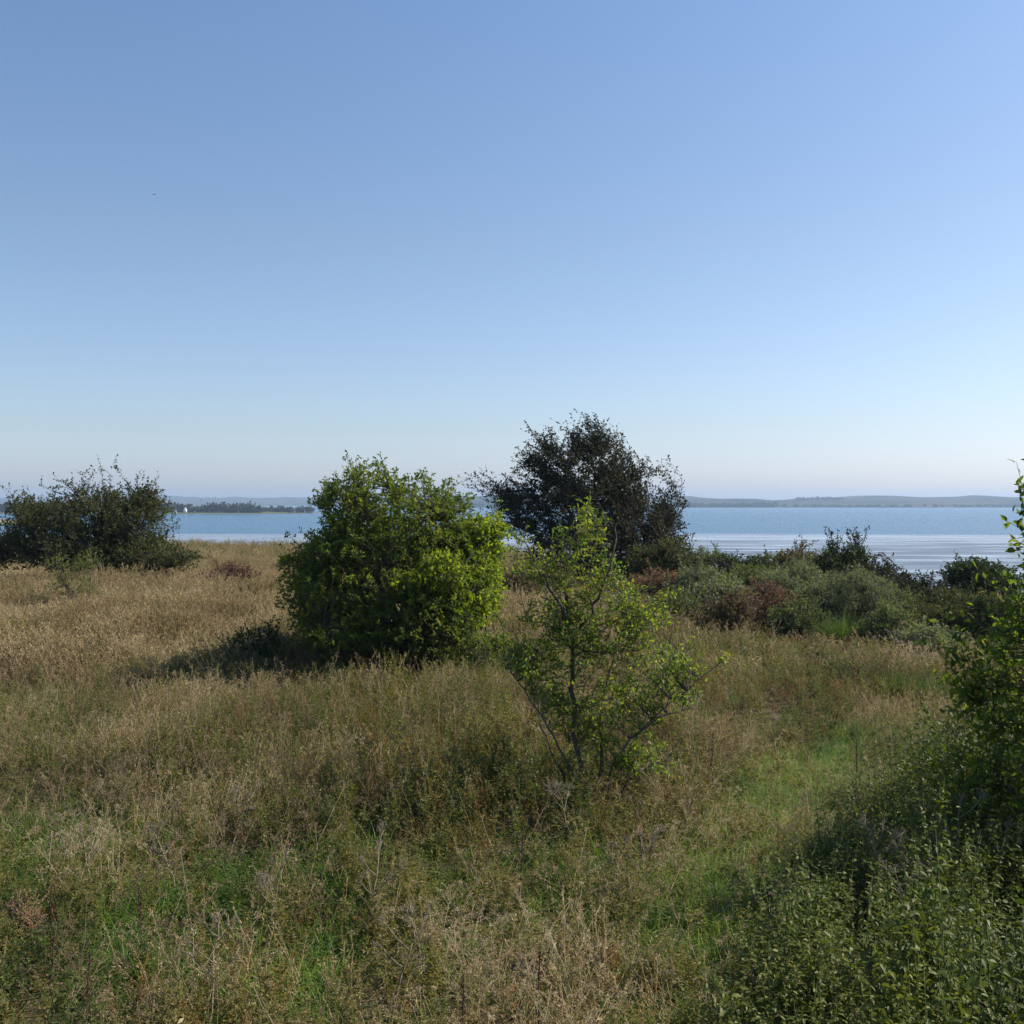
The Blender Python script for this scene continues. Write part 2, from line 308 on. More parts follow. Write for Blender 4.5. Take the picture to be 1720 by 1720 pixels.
def woody(name, label, cat, base, lobes, leafm, bark=BARK, seed=1, nlimb=14, nshoot=400, twigs=5, per=5, leaf=(.08, .035), tpl=LEAF2,
          rbase=.06, wind=(0, 0, .3), twl=.3, tips=(), limbs=None, tipspread=.05, flat=.6, pw=2.0, group=None, spread=.25, berries=None,
          up=.35, crown='crown', trunk='trunk', low=None, shootr=None, lo2=.35):
    """base (x,y) world; lobes: list of (px,py,rx_px,rz_px,d,ry_m) read off the photo at their own distance."""
    rng = R(seed); bx, by = base; bz = float(H(bx, by)) if low is None else low
    B = np.array([bx, by, bz-.05])
    Lb = [(W(a, b, d), np.array([rx/F*d, ry, rz/F*d])) for a, b, rx, rz, d, ry in lobes]
    t = thing(name, label, cat, (bx, by, bz), group)
    tb = MB(); lf = MB(); off = np.array([bx, by, bz])
    if limbs is None:
        E = in_lobes(rng, Lb, nlimb, .25, .75); st = B+rng.normal(0, 1, (nlimb, 3))*np.array([spread, spread, 0])
        Cc = st+(E-st)*np.array([.25, .25, .55])+rng.normal(0, .12, (nlimb, 3))*np.linalg.norm(E-st, axis=1, keepdims=True)
        lp = beziers(st, Cc, E, 10)
        lp += rng.normal(0, .012, lp.shape)*np.linalg.norm(E-st, axis=1)[:, None, None]*np.linspace(0, 1, 11)[None, :, None]
        poly_tubes(tb, lp-off, rbase*rng.uniform(.6, 1.1, nlimb), rbase*.22, 5)
        LP = lp[:, 2:].reshape(-1, 3)
    else:
        LP = []
        for pts, r0, r1 in limbs:
            P = np.array(pts); P[0] = P[0]
            # smooth resample
            q = []
            for j in range(len(P)-1):
                a = P[max(j-1, 0)]; b = P[j]; c = P[j+1]; d = P[min(j+2, len(P)-1)]
                for u in np.linspace(0, 1, 5)[:-1]:
                    q.append(.5*((2*b)+(-a+c)*u+(2*a-5*b+4*c-d)*u*u+(-a+3*b-3*c+d)*u**3))
            q.append(P[-1]); q = np.array(q); q[1:-1] += rng.normal(0, .012, q[1:-1].shape)
            poly_tubes(tb, (q-off)[None], r0, r1, 6)
            LP.append(q[2:])
        LP = np.concatenate(LP)
    E = in_lobes(rng, Lb, nshoot, lo2, 1.0, pw)
    E = E[E[:, 2] > H(E[:, 0], E[:, 1])+.05]
    tipE = np.array([W(a, b, d)+rng.normal(0, .02, 3) for a, b, d in tips]).reshape(-1, 3)
    E = np.concatenate([E, tipE]); n = len(E)
    D2 = ((E[:, None]-LP[None])**2).sum(-1)+1.5*np.maximum(0, LP[None, :, 2]-E[:, None, 2])**2*4
    st = LP[D2.argmin(1)]
    ln = np.linalg.norm(E-st, axis=1)
    Cc = (st+E)/2+rng.normal(0, .13, (n, 3))*ln[:, None]-np.array(wind)*ln[:, None]*.3+np.array([0, 0, .12])*ln[:, None]
    sp = beziers(st, Cc, E, 6)
    sr = rbase*.2 if shootr is None else shootr
    poly_tubes(tb, sp-off, np.clip(sr*(ln+.3), .005, sr*1.6), .003, 3)
    # twigs on the outer part of each shoot
    nt_ = n*twigs; k = np.repeat(np.arange(n), twigs); tt = .3+.7*rng.random(nt_)
    tt[::twigs] = 1.0
    a = st[k]*(1-tt[:, None])**2+2*(tt*(1-tt))[:, None]*Cc[k]+(tt**2)[:, None]*E[k]
    tan = unit(2*(1-tt)[:, None]*(Cc[k]-st[k])+2*tt[:, None]*(E[k]-Cc[k]))
    d = unit(tan*.7+rng.normal(0, .6, (nt_, 3))+np.array([0, 0, up])+np.array(wind))
    tl = twl*rng.uniform(.4, 1.2, nt_); e = a+d*tl[:, None]
    tubes(tb, a-off, e-off, .0035, .0018, 3)
    m_ = nt_*per; kk = np.repeat(np.arange(nt_), per); u = .1+.9*rng.random(m_); u[::per] = 1
    P = a[kk]+(e-a)[kk]*u[:, None]+rng.normal(0, .006, (m_, 3))
    Dl = unit(d[kk]*.6+rng.normal(0, .75, (m_, 3))+np.array([0, 0, .1]))
    s_ = rng.uniform(.65, 1.2, m_)
    # leaf tone varies by shoot, then leaf by leaf
    A = np.clip(.5*rng.random(n)[k][kk]+.5*rng.random(m_), 0, 1)
    leaves(lf, rng, P-off, Dl, leaf[0]*s_, leaf[1]*s_, tpl, A, flat)
    # leaves straight along shoots that poke out
    if len(tipE):
        nl = 34; j = np.repeat(np.arange(n-len(tipE), n), nl); u = .15+.85*rng.random(len(j))
        P = st[j]*(1-u[:, None])**2+2*(u*(1-u))[:, None]*Cc[j]+(u**2)[:, None]*E[j]+rng.normal(0, tipspread, (len(j), 3))*.6
        leaves(lf, rng, P-off, rng.normal(0, 1, (len(j), 3))+np.array([0, 0, .3]), leaf[0]*.9, leaf[1]*.9, tpl, None, flat)
    tb.obj(trunk, bark, t); lf.obj(crown, leafm, t)
    if berries:
        bm_, cnt, rad, mat = berries; bb = MB(); idx = rng.choice(n, cnt); ctr = E[idx]+np.array([0, 0, -.03])
        q = np.repeat(ctr, 26, 0)+rng.normal(0, rad, (cnt*26, 3))*np.array([1, 1, .5])
        leaves(bb, rng, q-off, rng.normal(0, 1, q.shape), .014, .014, LEAF2); leaves(bb, rng, q-off, rng.normal(0, 1, q.shape), .014, .014, LEAF2)
        bb.obj(bm_, mat, t)
    return t

# foliage tones
ELDER = leafmat('elder_leaf', [(.035, .065, .015), (.07, .11, .021), (.115, .155, .028), (.2, .2, .045)], .5)
HAW = leafmat('hawthorn_leaf', [(.016, .023, .012), (.031, .039, .018), (.047, .048, .023), (.072, .05, .028)], .25, warm=(1.3, 1.2, .6))
HAW2 = leafmat('hawthorn_green', [(.022, .032, .013), (.04, .055, .02), (.07, .08, .028), (.11, .07, .035)], .3)
PEAR = leafmat('sapling_leaf', [(.04, .075, .016), (.075, .13, .024), (.12, .18, .03), (.2, .22, .04), (.26, .22, .05)], .55, .45, spec=.4)
SILV = leafmat('silver_leaf', [(.09, .115, .07), (.15, .175, .11), (.24, .26, .18)], .25)
GREYG = leafmat('grey_green_leaf', [(.05, .075, .03), (.09, .115, .05), (.15, .17, .085)], .3)
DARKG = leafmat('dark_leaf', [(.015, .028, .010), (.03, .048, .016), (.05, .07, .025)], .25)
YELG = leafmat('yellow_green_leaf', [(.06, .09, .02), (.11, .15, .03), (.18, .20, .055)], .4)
REDL = leafmat('red_leaf', [(.09, .065, .035), (.15, .085, .055), (.21, .12, .08), (.14, .14, .06)], .3, warm=(1.2, .9, .6))
BRNL = leafmat('brown_leaf', [(.06, .045, .028), (.11, .08, .05), (.15, .12, .075)], .25)
PLUM = leafmat('straw_fluff', [(.30, .17, .10), (.42, .25, .15), (.45, .32, .2)], .4, warm=(1.1, 1, .8))
BERRY = leafmat('dark_berry', [(.012, .006, .010), (.04, .012, .015)], 0)

YELLOW = leafmat('yellow_flank_leaf', [(.07, .13, .015), (.13, .19, .02), (.2, .26, .03), (.32, .31, .05)], .5)
# ---- elder bush in the middle of the meadow
woody('elder_bush', 'large dense rounded green bush left of centre with sunlit yellow-green right side', 'bush', (-2.4, 21.2),
      [(625, 872, 85, 92, 21, 1.5), (580, 855, 45, 62, 21, .9), (560, 1000, 90, 80, 20.8, 1.4), (705, 885, 90, 85, 21, 1.6), (620, 980, 140, 105, 20.8, 1.9), (545, 960, 72, 75, 21, 1.2), (760, 960, 85, 80, 21, 1.6),
       (700, 1050, 120, 60, 20, 1.5), (590, 1060, 95, 45, 20, 1.3), (770, 925, 48, 60, 21.2, 1.0), (730, 1000, 60, 75, 19.5, .7), (760, 850, 30, 25, 21, .6)],
      ELDER, seed=11, nlimb=34, nshoot=3200, twigs=3, per=8, leaf=(.085, .038), tpl=LEAF2, rbase=.06, twl=.2, wind=(0, 0, .15), pw=3.0, spread=.55,
      tips=[(585, 772, 21), (598, 775, 21), (640, 782, 21), (722, 800, 21), (752, 812, 21), (765, 815, 21), (541, 812, 21), (485, 900, 21), (850, 885, 21), (520, 850, 21)],
      berries=('berries', 40, .05, BERRY))
woody('elder_flank', 'bright yellow-green growth over the right flank of the big green bush', 'shrub', (-.9, 21.0),  # right flank of the elder split off, its leaf colour set yellower
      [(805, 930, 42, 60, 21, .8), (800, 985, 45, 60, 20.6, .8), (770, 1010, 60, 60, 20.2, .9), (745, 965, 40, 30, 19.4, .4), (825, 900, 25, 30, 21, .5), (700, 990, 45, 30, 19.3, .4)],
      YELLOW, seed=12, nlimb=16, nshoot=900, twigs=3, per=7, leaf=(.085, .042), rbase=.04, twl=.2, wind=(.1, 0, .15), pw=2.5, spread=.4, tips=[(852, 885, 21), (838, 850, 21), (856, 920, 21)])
# ---- windswept hawthorn behind it
rt = [(958, 735), (930, 738), (1010, 722), (1045, 745), (1075, 772), (912, 745), (880, 775), (850, 800), (835, 822), (1000, 715), (983, 715), (975, 697), (990, 703), (1005, 708), (965, 712), (1033, 728), (1060, 757), (945, 715), (890, 722), (875, 755), (868, 790), (1092, 776), (1126, 778), (1128, 806), (1118, 800),
      (785, 810), (790, 800), (800, 815), (815, 800), (1145, 830), (1148, 890), (905, 728), (920, 718), (1020, 720), (1110, 790), (1140, 870), (820, 840), (1130, 850), (1128, 905)]
woody('hawthorn_tree', 'tall dark windswept tree with ragged crown above the water, right of the big green bush', 'tree', (4.1, 43.5),
      [(995, 800, 85, 62, 43, 2.4), (1000, 865, 120, 75, 43, 3), (925, 860, 85, 62, 43, 2.2), (935, 775, 62, 38, 43, 1.4), (1050, 830, 50, 50, 43, 1.5), (1060, 900, 85, 75, 43, 2.4), (880, 870, 60, 45, 43, 1.6), (1000, 930, 130, 45, 42, 2.6),
       (985, 745, 30, 24, 43, 1.0), (1022, 768, 34, 34, 43, 1.2), (900, 800, 42, 30, 43, 1.0), (1085, 865, 45, 50, 43, 1.4), (1105, 925, 60, 42, 42.5, 1.6), (1120, 880, 22, 50, 43, 1), (830, 815, 28, 9, 43, .5)],
      HAW, BARKD, seed=21, nlimb=40, nshoot=2500, twigs=4, per=6, leaf=(.12, .065), rbase=.12, twl=.45, wind=(-.9, 0, .25), pw=2.2, spread=.5, shootr=.014,
      tips=[(a, b, 43) for a, b in rt]+[(a+6, b+9, 43) for a, b in rt]+[(a+14, b+14, 42.6) for a, b in rt], tipspread=.09)
woody('hawthorn_shrub', 'rounded dark green shrub at the right foot of the windswept tree', 'shrub', (11.1*40/43, 40.),
      [(1130, 935, 38, 30, 40, 1.0), (1085, 945, 40, 30, 40, 1.0)], HAW2, BARKD, seed=22, nlimb=10, nshoot=260, twigs=4, per=5, leaf=(.10, .06), rbase=.05, twl=.3)
# ---- hawthorn bush at the left
lt = [(193, 778), (170, 780), (145, 795), (188, 800), (102, 808), (232, 803), (260, 810), (272, 826), (68, 815), (70, 840), (52, 830), (5, 822), (15, 820), (218, 815), (120, 812), (155, 798), (205, 820), (290, 885), (250, 815), (25, 835), (90, 820)]
woody('hawthorn_bush', 'wide dark bush with spiky twigs on the far left of the meadow', 'bush', (-17.2, 43.),
      [(150, 870, 85, 50, 43, 2.2), (225, 880, 65, 55, 43, 2), (80, 890, 75, 50, 43, 2), (160, 925, 135, 42, 42.5, 2.4), (270, 940, 65, 25, 42, 1.5), (25, 925, 60, 35, 43, 1.5), (35, 850, 25, 20, 43, .8), (245, 845, 25, 22, 43, .8)],
      HAW2, BARKD, seed=31, nlimb=40, nshoot=2100, twigs=4, per=6, leaf=(.11, .065), rbase=.10, twl=.4, wind=(0, 0, .25), spread=.8, shootr=.012,
      tips=[(a, b, 43) for a, b in lt], tipspread=.08)
woody('young_thorn', 'small pale yellow-green shrub in front of the dark bush on the left', 'shrub', (-13.6, 32.5),
      [(105, 955, 30, 26, 32.5, .5), (145, 950, 26, 20, 32.5, .5), (125, 985, 45, 22, 32.5, .6)], YELG, seed=32, nlimb=9, nshoot=130, twigs=4, per=5,
      leaf=(.05, .03), rbase=.03, twl=.25, wind=(0, 0, .5))
# ---- sapling in the middle foreground
SD = 11.4
def PX(*pts): return [W(a, b, SD+dd) for a, b, dd in pts]
limbs = [
    (PX((988, 1405, 0), (985, 1330, 0), (968, 1250, 0), (963, 1180, 0), (960, 1100, 0), (959, 1060, 0)), .034, .024),
    (PX((959, 1062, 0), (945, 1030, -.1), (925, 990, -.2), (905, 950, -.3), (885, 915, -.3)), .026, .006),
    (PX((959, 1062, 0), (952, 1000, .1), (955, 950, .2), (965, 905, .3), (985, 862, .3)), .028, .006),
    (PX((959, 1080, 0), (985, 1040, 0), (1010, 990, -.1), (1030, 930, -.2), (1035, 880, -.2)), .024, .006),
    (PX((960, 1110, 0), (1000, 1070, .3), (1050, 1030, .4), (1090, 1010, .4)), .018, .005),
    (PX((958, 1070, 0), (920, 1050, .1), (885, 1040, .1)), .012, .004),
    (PX((987, 1380, 0), (960, 1300, -.2), (920, 1220, -.3), (880, 1160, -.4), (850, 1120, -.4)), .016, .005),
    (PX((987, 1370, 0), (935, 1280, .3), (905, 1200, .4), (900, 1130, .4)), .018, .005),
    (PX((988, 1370, 0), (1010, 1290, .2), (1010, 1200, .3), (1030, 1110, .3), (1050, 1040, .3)), .024, .005),
    (PX((988, 1375, 0), (1010, 1330, -.2), (1060, 1240, -.4), (1130, 1180, -.5), (1215, 1110, -.6)), .015, .004),
    (PX((988, 1375, 0), (1030, 1310, .1), (1080, 1220, .4), (1120, 1120, .5), (1130, 1040, .5)), .016, .004),
    (PX((988, 1375, 0), (1030, 1340, -.2), (1090, 1290, -.5), (1150, 1260, -.6)), .016, .004),
    (PX((1060, 1240, -.4), (1120, 1200, -.5), (1170, 1190, -.5)), .012, .004),
    (PX((988, 1400, 0), (940, 1350, -.5), (930, 1280, -.5)), .012, .004)]
woody('fruit_sapling', 'slender young tree with thin grey trunk and open light green leaves in centre foreground', 'tree', (W(988, 1400, SD)[0], SD),
      [(985, 905, 50, 45, SD, .45), (915, 965, 62, 55, SD, .5), (930, 1060, 60, 50, SD-.1, .5), (1010, 990, 70, 60, SD, .6), (1070, 1040, 80, 55, SD+.2, .6), (1000, 1090, 90, 60, SD, .6), (905, 1130, 62, 45, SD-.2, .5),
       (1110, 1130, 75, 65, SD, .7), (1040, 1190, 90, 60, SD, .7), (1060, 1275, 75, 40, SD-.2, .6), (930, 1190, 55, 50, SD, .5), (1150, 1150, 38, 45, SD-.3, .4), (870, 1110, 30, 35, SD-.3, .3), (960, 1030, 45, 50, SD, .4), (985, 1230, 60, 60, SD+.2, .5)],
      PEAR, BARK, seed=43, nshoot=600, twigs=4, per=6, leaf=(.052, .024), tpl=LEAF4, rbase=.03, twl=.2, wind=(.1, 0, .2), limbs=limbs, pw=1.3, shootr=.007, lo2=.15,
      tips=[(1215, 1108, SD-.6), (870, 905, SD), (990, 850, SD), (975, 858, SD), (1130, 1000, SD+.3), (850, 1110, SD), (885, 1040, SD)], tipspread=.05)
# ---- elder at the right edge, close to the camera
ED = 9.0
woody('elder_shrub', 'tall leafy green shrub at the right edge with bare arching branches', 'shrub', (5.7, 9.3),
      [(1785, 1120, 105, 100, ED, .8), (1790, 1240, 150, 120, ED, .9), (1800, 1060, 70, 70, ED, .6), (1690, 1190, 45, 60, ED, .5), (1710, 1310, 90, 90, ED, .6), (1650, 1350, 60, 50, ED, .5), (1850, 1150, 80, 90, ED, .6),
       (1740, 1040, 55, 60, ED, .5)],
      ELDER, BARK, seed=51, nlimb=20, nshoot=400, twigs=2, per=6, leaf=(.088, .042), tpl=LEAF4, rbase=.035, twl=.3, wind=(-.1, 0, .1), shootr=.012,
      tips=[(1725, 788, ED), (1745, 800, ED), (1750, 850, ED), (1738, 880, ED), (1735, 900, ED), (1730, 985, ED), (1700, 1010, ED), (1722, 830, ED), (1715, 850, ED), (1725, 925, ED), (1720, 960, ED), (1583, 1112, ED), (1600, 1122, ED), (1640, 1050, ED), (1625, 1100, ED), (1655, 1140, ED), (1630, 1200, ED), (1615, 1085, ED), (1590, 1140, ED)],
      tipspread=.09, berries=('berries', 26, .035, BERRY), spread=.3)

# ---- scrub on the right: px, py_top, width px, d, material, label ...
SCR = [
 ('scrub_shrub', 1185, 927, 95, 44, GREYG, 'low grey-green shrub on the skyline just right of the windswept tree', 0),
 ('scrub_shrub', 1245, 938, 110, 41, DARKG, 'dark low shrub on the skyline, second to the right of the windswept tree', 0),
 ('scrub_shrub', 1303, 932, 105, 42, GREYG, 'mid green skyline shrub below the bright mudflat streaks', 0),
 ('scrub_shrub', 1352, 928, 100, 39, BRNL, 'brownish olive shrub left of the dark thorny skyline shrub', 1),
 ('thorn_shrub', 1418, 912, 95, 36, DARKG, 'dark green thorny shrub standing highest on the right skyline against the mudflat', 3),
 ('thorn_shrub', 1478, 945, 110, 33, HAW, 'dark reddish brown thorny shrub sloping down from the highest skyline shrub', 2),
 ('thorn_shrub', 1545, 975, 120, 31, HAW, 'brown thorny shrub at the lower end of the sloping skyline beside the water', 2),
 ('buckthorn_shrub', 1265, 962, 130, 35, GREYG, 'bushy grey-green shrub behind the rusty red shrub on the right', 0),
 ('buckthorn_shrub', 1340, 950, 130, 33, SILV, 'silvery shrub below the brownish olive skyline shrub', 0),
 ('buckthorn_shrub', 1430, 962, 170, 28, SILV, 'largest silver-grey shrub on the right, rounded above the tall grass tuft', 0),
 ('buckthorn_shrub', 1178, 958, 110, 34, SILV, 'pale feathery shrub beside the red shrub at the foot of the windswept tree', 1),
 ('rusty_shrub', 1285, 985, 115, 29, REDL, 'rusty red shrub in the middle of the right-hand scrub', 0),
 ('rusty_shrub', 1103, 966, 105, 35, REDL, 'deep red low shrub at the foot of the windswept tree', 0),
 ('rusty_shrub', 392, 945, 120, 40, REDL, 'faint reddish shrub in dry grass left of the big green bush', 0),
 ('bare_shrub', 868, 955, 90, 33, BRNL, 'half-bare brown shrub between the big green bush and the young tree', 1),
 ('bushy_shrub', 1222, 1000, 95, 27, BRNL, 'olive brown shrub below the pale feathery shrub', 0),
 ('bushy_shrub', 1500, 1020, 100, 25, GREYG, 'olive green shrub to the right of the largest silver-grey shrub', 0),
 ('bushy_shrub', 1572, 1015, 120, 26, HAW2, 'mixed olive shrub left of the dark rounded shrub by the water', 1),
 ('bushy_shrub', 1560, 1052, 110, 23, SILV, 'low greyish brown shrub at the path end below the olive shrub', 0),
 ('bushy_shrub', 1650, 1010, 110, 25, DARKG, 'dark leafy shrub partly behind the leafy shrub at the right edge', 0),
 ('bushy_shrub', 1335, 1020, 100, 27, GREYG, 'olive green shrub right of the rusty red shrub', 0),
 ('round_shrub', 1640, 950, 150, 34, DARKG, 'dark rounded shrub standing alone against the mudflat at the right', 0),
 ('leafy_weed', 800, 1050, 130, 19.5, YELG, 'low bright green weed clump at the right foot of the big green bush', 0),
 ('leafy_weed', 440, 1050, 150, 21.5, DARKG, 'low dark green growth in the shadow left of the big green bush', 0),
 ('grey_shrub', 1210, 975, 110, 31, SILV, 'pale grey-green mound of scrub just left of the rusty red shrub', 0),
 ('grey_shrub', 1385, 985, 120, 30, GREYG, 'dull green mound between the rusty red shrub and the largest silver-grey shrub', 0),
 ('grey_shrub', 1490, 985, 130, 29, GREYG, 'mid green mound right behind the largest silver-grey shrub', 0),
 ('grey_shrub', 1150, 1000, 100, 28, GREYG, 'green mound in front of the red shrub near the windswept tree', 0),
 ('grey_shrub', 1385, 940, 100, 37, GREYG, 'green skyline mound directly left below the thorny skyline shrub', 0),
 ('grey_shrub', 1600, 1000, 100, 29, HAW2, 'dark olive mound at the foot of the dark rounded shrub by the water', 0),
]
for i, (nm, px, pt, wp, d, mt, lb, nt_) in enumerate(SCR):
    if px > 1100: pt += -10 if px < 1450 else (-2 if px < 1600 else -14); wp *= 1.15
    x = (px-860)/F*d; g = float(H(x, d)); ztop = HC+(HY-pt)/F*d; hgt = max(ztop-g, .5); rr = wp/F*d/2
    hp = hgt/d*F; rg = R(100+i)
    lob = []
    for q in range(4):
        a = rg.uniform(-.5, .5)*wp; sc = 1-abs(a)/wp*.9; top = pt+(1-sc)*hp*.7
        bot = pt+hp; lob.append((px+a*.75, (top+bot)/2, wp*.28, (bot-top)/2*1.0, d+rg.uniform(-.4, .4)*rr, rr*.8))
    lob.append((px, pt+hp*.5, wp*.36, hp*.48, d, rr*.9))
    tips = [(px+rg.uniform(-.35, .35)*wp, pt-rg.uniform(2, 12), d) for q in range(nt_*3+1)]
    vol = rr*rr*hgt
    ns = int(np.clip(300*vol**.66, 110, 1000)*(.45 if nm == 'bare_shrub' else 1))
    lw = {'buckthorn_shrub': (.075, .018), 'rusty_shrub': (.05, .03), 'leafy_weed': (.06, .035)}.get(nm, (.065, .032))
    fs = 1.15 if d < 30 else 1.5
    woody(nm, lb, 'shrub' if nm != 'leafy_weed' else 'plant', (x, d), lob, mt, BARKD, seed=200+i, nlimb=12, nshoot=ns, twigs=4, per=6, leaf=(lw[0]*fs, lw[1]*fs), rbase=.03, twl=.2,
          wind=(0, 0, .45 if nm == 'buckthorn_shrub' else .15), spread=rr*.35, tips=tips, tipspread=.05, up=.5, shootr=.012, trunk='stems', crown='foliage')

# ------------------------------------------------------------------ small plants (instanced cover and single ones)
def blade_arr(rng, mb, n, rad, h0, h1, w, lean=.5, nseg=4, A=None, droop=.25):
    b = np.c_[rng.normal(0, rad, (n, 2)), np.zeros(n)]; h = rng.uniform(h0, h1, n)
    az = rng.uniform(0, 2*math.pi, n); ln = rng.uniform(.1, lean, n)
    dr = np.c_[np.cos(az), np.sin(az), np.zeros(n)]; side = np.c_[-np.sin(az), np.cos(az), np.zeros(n)]
    tw = rng.uniform(0, math.pi, n); side = side*np.cos(tw)[:, None]+dr*np.sin(tw)[:, None]
    if A is None: A = rng.random(n)
    t = np.linspace(0, 1, nseg+1); P = []
    for u in t:
        c = b+dr*(h*ln*u**1.8)[:, None]+np.array([0, 0, 1.])*(h*(u-droop*ln*u**3))[:, None]
        ww = w*(1-u**2*.95)*.5
        P += [c-side*ww, c+side*ww]
    V = np.stack(P, 1); T = []
    for s in range(nseg): a = 2*s; T += [(a, a+1, a+3), (a, a+3, a+2)]
    T = np.array(T)[None]+(np.arange(n)*V.shape[1])[:, None, None]
    mb.add(V, T, np.repeat(A, V.shape[1]))
    return b, dr, h, ln
def seedheads(rng, mb, n, rad, h0, h1, thick=.0022, size=.02, A=.8):
    b = np.c_[rng.normal(0, rad, (n, 2)), np.zeros(n)]; h = rng.uniform(h0, h1, n); az = rng.uniform(0, 6.28, n)
    dr = np.c_[np.cos(az), np.sin(az), np.zeros(n)]*rng.uniform(.05, .5, (n, 1)); e = b+dr*h[:, None]+np.array([0, 0, 1.])*h[:, None]
    pts = beziers(b, b+np.array([0, 0, .6])*h[:, None], e, 3); poly_tubes(mb, pts, thick, thick*.6, 3, A)
    k = np.repeat(np.arange(n), 9); u = rng.uniform(-.16, .02, len(k)); d = unit(e-pts[:, -2])[k]
    P = e[k]+d*u[:, None]+rng.normal(0, .008, (len(k), 3)); leaves(mb, rng, P, d+rng.normal(0, .5, P.shape), size*1.6, size*.45, LEAF2, A+rng.normal(0, .1, len(k)))
def weed(rng, mb, h, nl, ls, lean=.15, stem=.003, A0=0, br=3, pairs=False, taper=True):
    az = rng.uniform(0, 6.28); top = np.array([math.cos(az)*h*lean*rng.random(), math.sin(az)*h*lean*rng.random(), h])
    b = np.r_[rng.normal(0, .05, 2), 0]; c = np.array([b[0], b[1], h*.5]); pts = beziers(b[None], c[None], top[None], 5)[0]
    poly_tubes(mb, pts[None], stem, stem*.5, 3, .1)
    segs = [(pts, h)]
    for q in range(br):
        u = rng.uniform(.3, .8); p0 = (1-u)**2*b+2*u*(1-u)*c+u*u*top; a = rng.uniform(0, 6.28)
        L = h*rng.uniform(.2, .4); e = p0+np.array([math.cos(a)*L*.6, math.sin(a)*L*.6, L*.8]); pp = beziers(p0[None], ((p0+e)/2+np.array([0, 0, -.03]))[None], e[None], 3)[0]
        poly_tubes(mb, pp[None], stem*.6, stem*.4, 3, .1); segs.append((pp, L))
    for pp, L in segs:
        m = max(3, int(nl*L/h)); u = rng.uniform(.2, 1, m) if not pairs else np.repeat(np.linspace(.22, 1, m//2+1), 2)[:m]
        x = u*(len(pp)-1); i = np.clip(x.astype(int), 0, len(pp)-2); P = pp[i]+(pp[i+1]-pp[i])*(x-i)[:, None]
        a = rng.uniform(0, 6.28, m) if not pairs else np.arange(m)*math.pi+(np.arange(m)//2)*math.pi/2+rng.normal(0, .25, m)
        D = np.c_[np.cos(a), np.sin(a), rng.normal(-.05 if pairs else .3, .3, m)]
        s_ = ls*(1.15-.7*u if taper else 1)*rng.uniform(.8, 1.2, m)
        leaves(mb, rng, P, D, s_, s_*.5, LEAF4 if pairs else LEAF2, A0+rng.random(m)*(1-A0), 1.5)
def umbel(rng, mb, h, stem=.004, nb=4, lean=.2, A=.6, rays=7, rl=.05):
    a = rng.uniform(0, 6.28); top = np.array([math.cos(a)*h*lean, math.sin(a)*h*lean, h]); b = np.zeros(3); c = np.array([top[0]*.2, top[1]*.2, h*.55])
    pts = beziers(b[None], c[None], top[None], 6)[0]; pts[1:-1] += rng.normal(0, h*.008, pts[1:-1].shape); poly_tubes(mb, pts[None], stem, stem*.55, 4, A)
    ends = [(top, unit(top-pts[-2]))]
    for q in range(nb):
        u = rng.uniform(.35, .85); p0 = (1-u)**2*b+2*u*(1-u)*c+u*u*top; a = rng.uniform(0, 6.28); L = h*rng.uniform(.18, .38)
        e = p0+np.array([math.cos(a)*L*.65, math.sin(a)*L*.65, L*.75]); poly_tubes(mb, beziers(p0[None], (p0*.5+e*.5+np.array([math.cos(a), math.sin(a), 0])*L*.12)[None], e[None], 3), stem*.6, stem*.4, 3, A)
        ends.append((e, unit(e-p0)))
    for e, d in ends:
        D = unit(d+rng.normal(0, .45, (rays, 3))); E = e+D*rl*rng.uniform(.7, 1.2, (rays, 1)); tubes(mb, np.repeat(e[None], rays, 0), E, stem*.28, stem*.2, 3, A)
        k = np.repeat(np.arange(rays), 5); leaves(mb, rng, E[k]+rng.normal(0, .006, (len(k), 3)), D[k]+rng.normal(0, .6, (len(k), 3)), .016, .006, LEAF2, A)

DRY = leafmat('dry_grass', [(.12, .092, .045), (.23, .175, .09), (.35, .27, .15), (.47, .385, .245)], .35, .6, True, warm=(1.3, 1.2, .9))
GRN = leafmat('green_grass', [(.055, .115, .024), (.10, .175, .034), (.17, .235, .055), (.32, .31, .14)], .38, .5, True, warm=(1.45, 1.4, .7))
WEED = leafmat('weed_leaf', [(.045, .07, .018), (.085, .11, .028), (.15, .155, .04), (.20, .15, .06), (.26, .20, .10)], .4, .5, True)
NETL = leafmat('nettle_leaf', [(.03, .05, .012), (.06, .088, .018), (.105, .13, .025), (.18, .175, .04)], .3, .5, True, warm=(1.6, 1.6, .6))
STLK = leafmat('dry_stalk', [(.09, .06, .035), (.18, .13, .075), (.32, .25, .15), (.44, .37, .24)], .1, .7, True)
RUST = leafmat('rusty_weed', [(.11, .065, .022), (.19, .11, .032), (.28, .17, .05), (.32, .24, .08)], .35, .6, True, warm=(1.15, .95, .6))

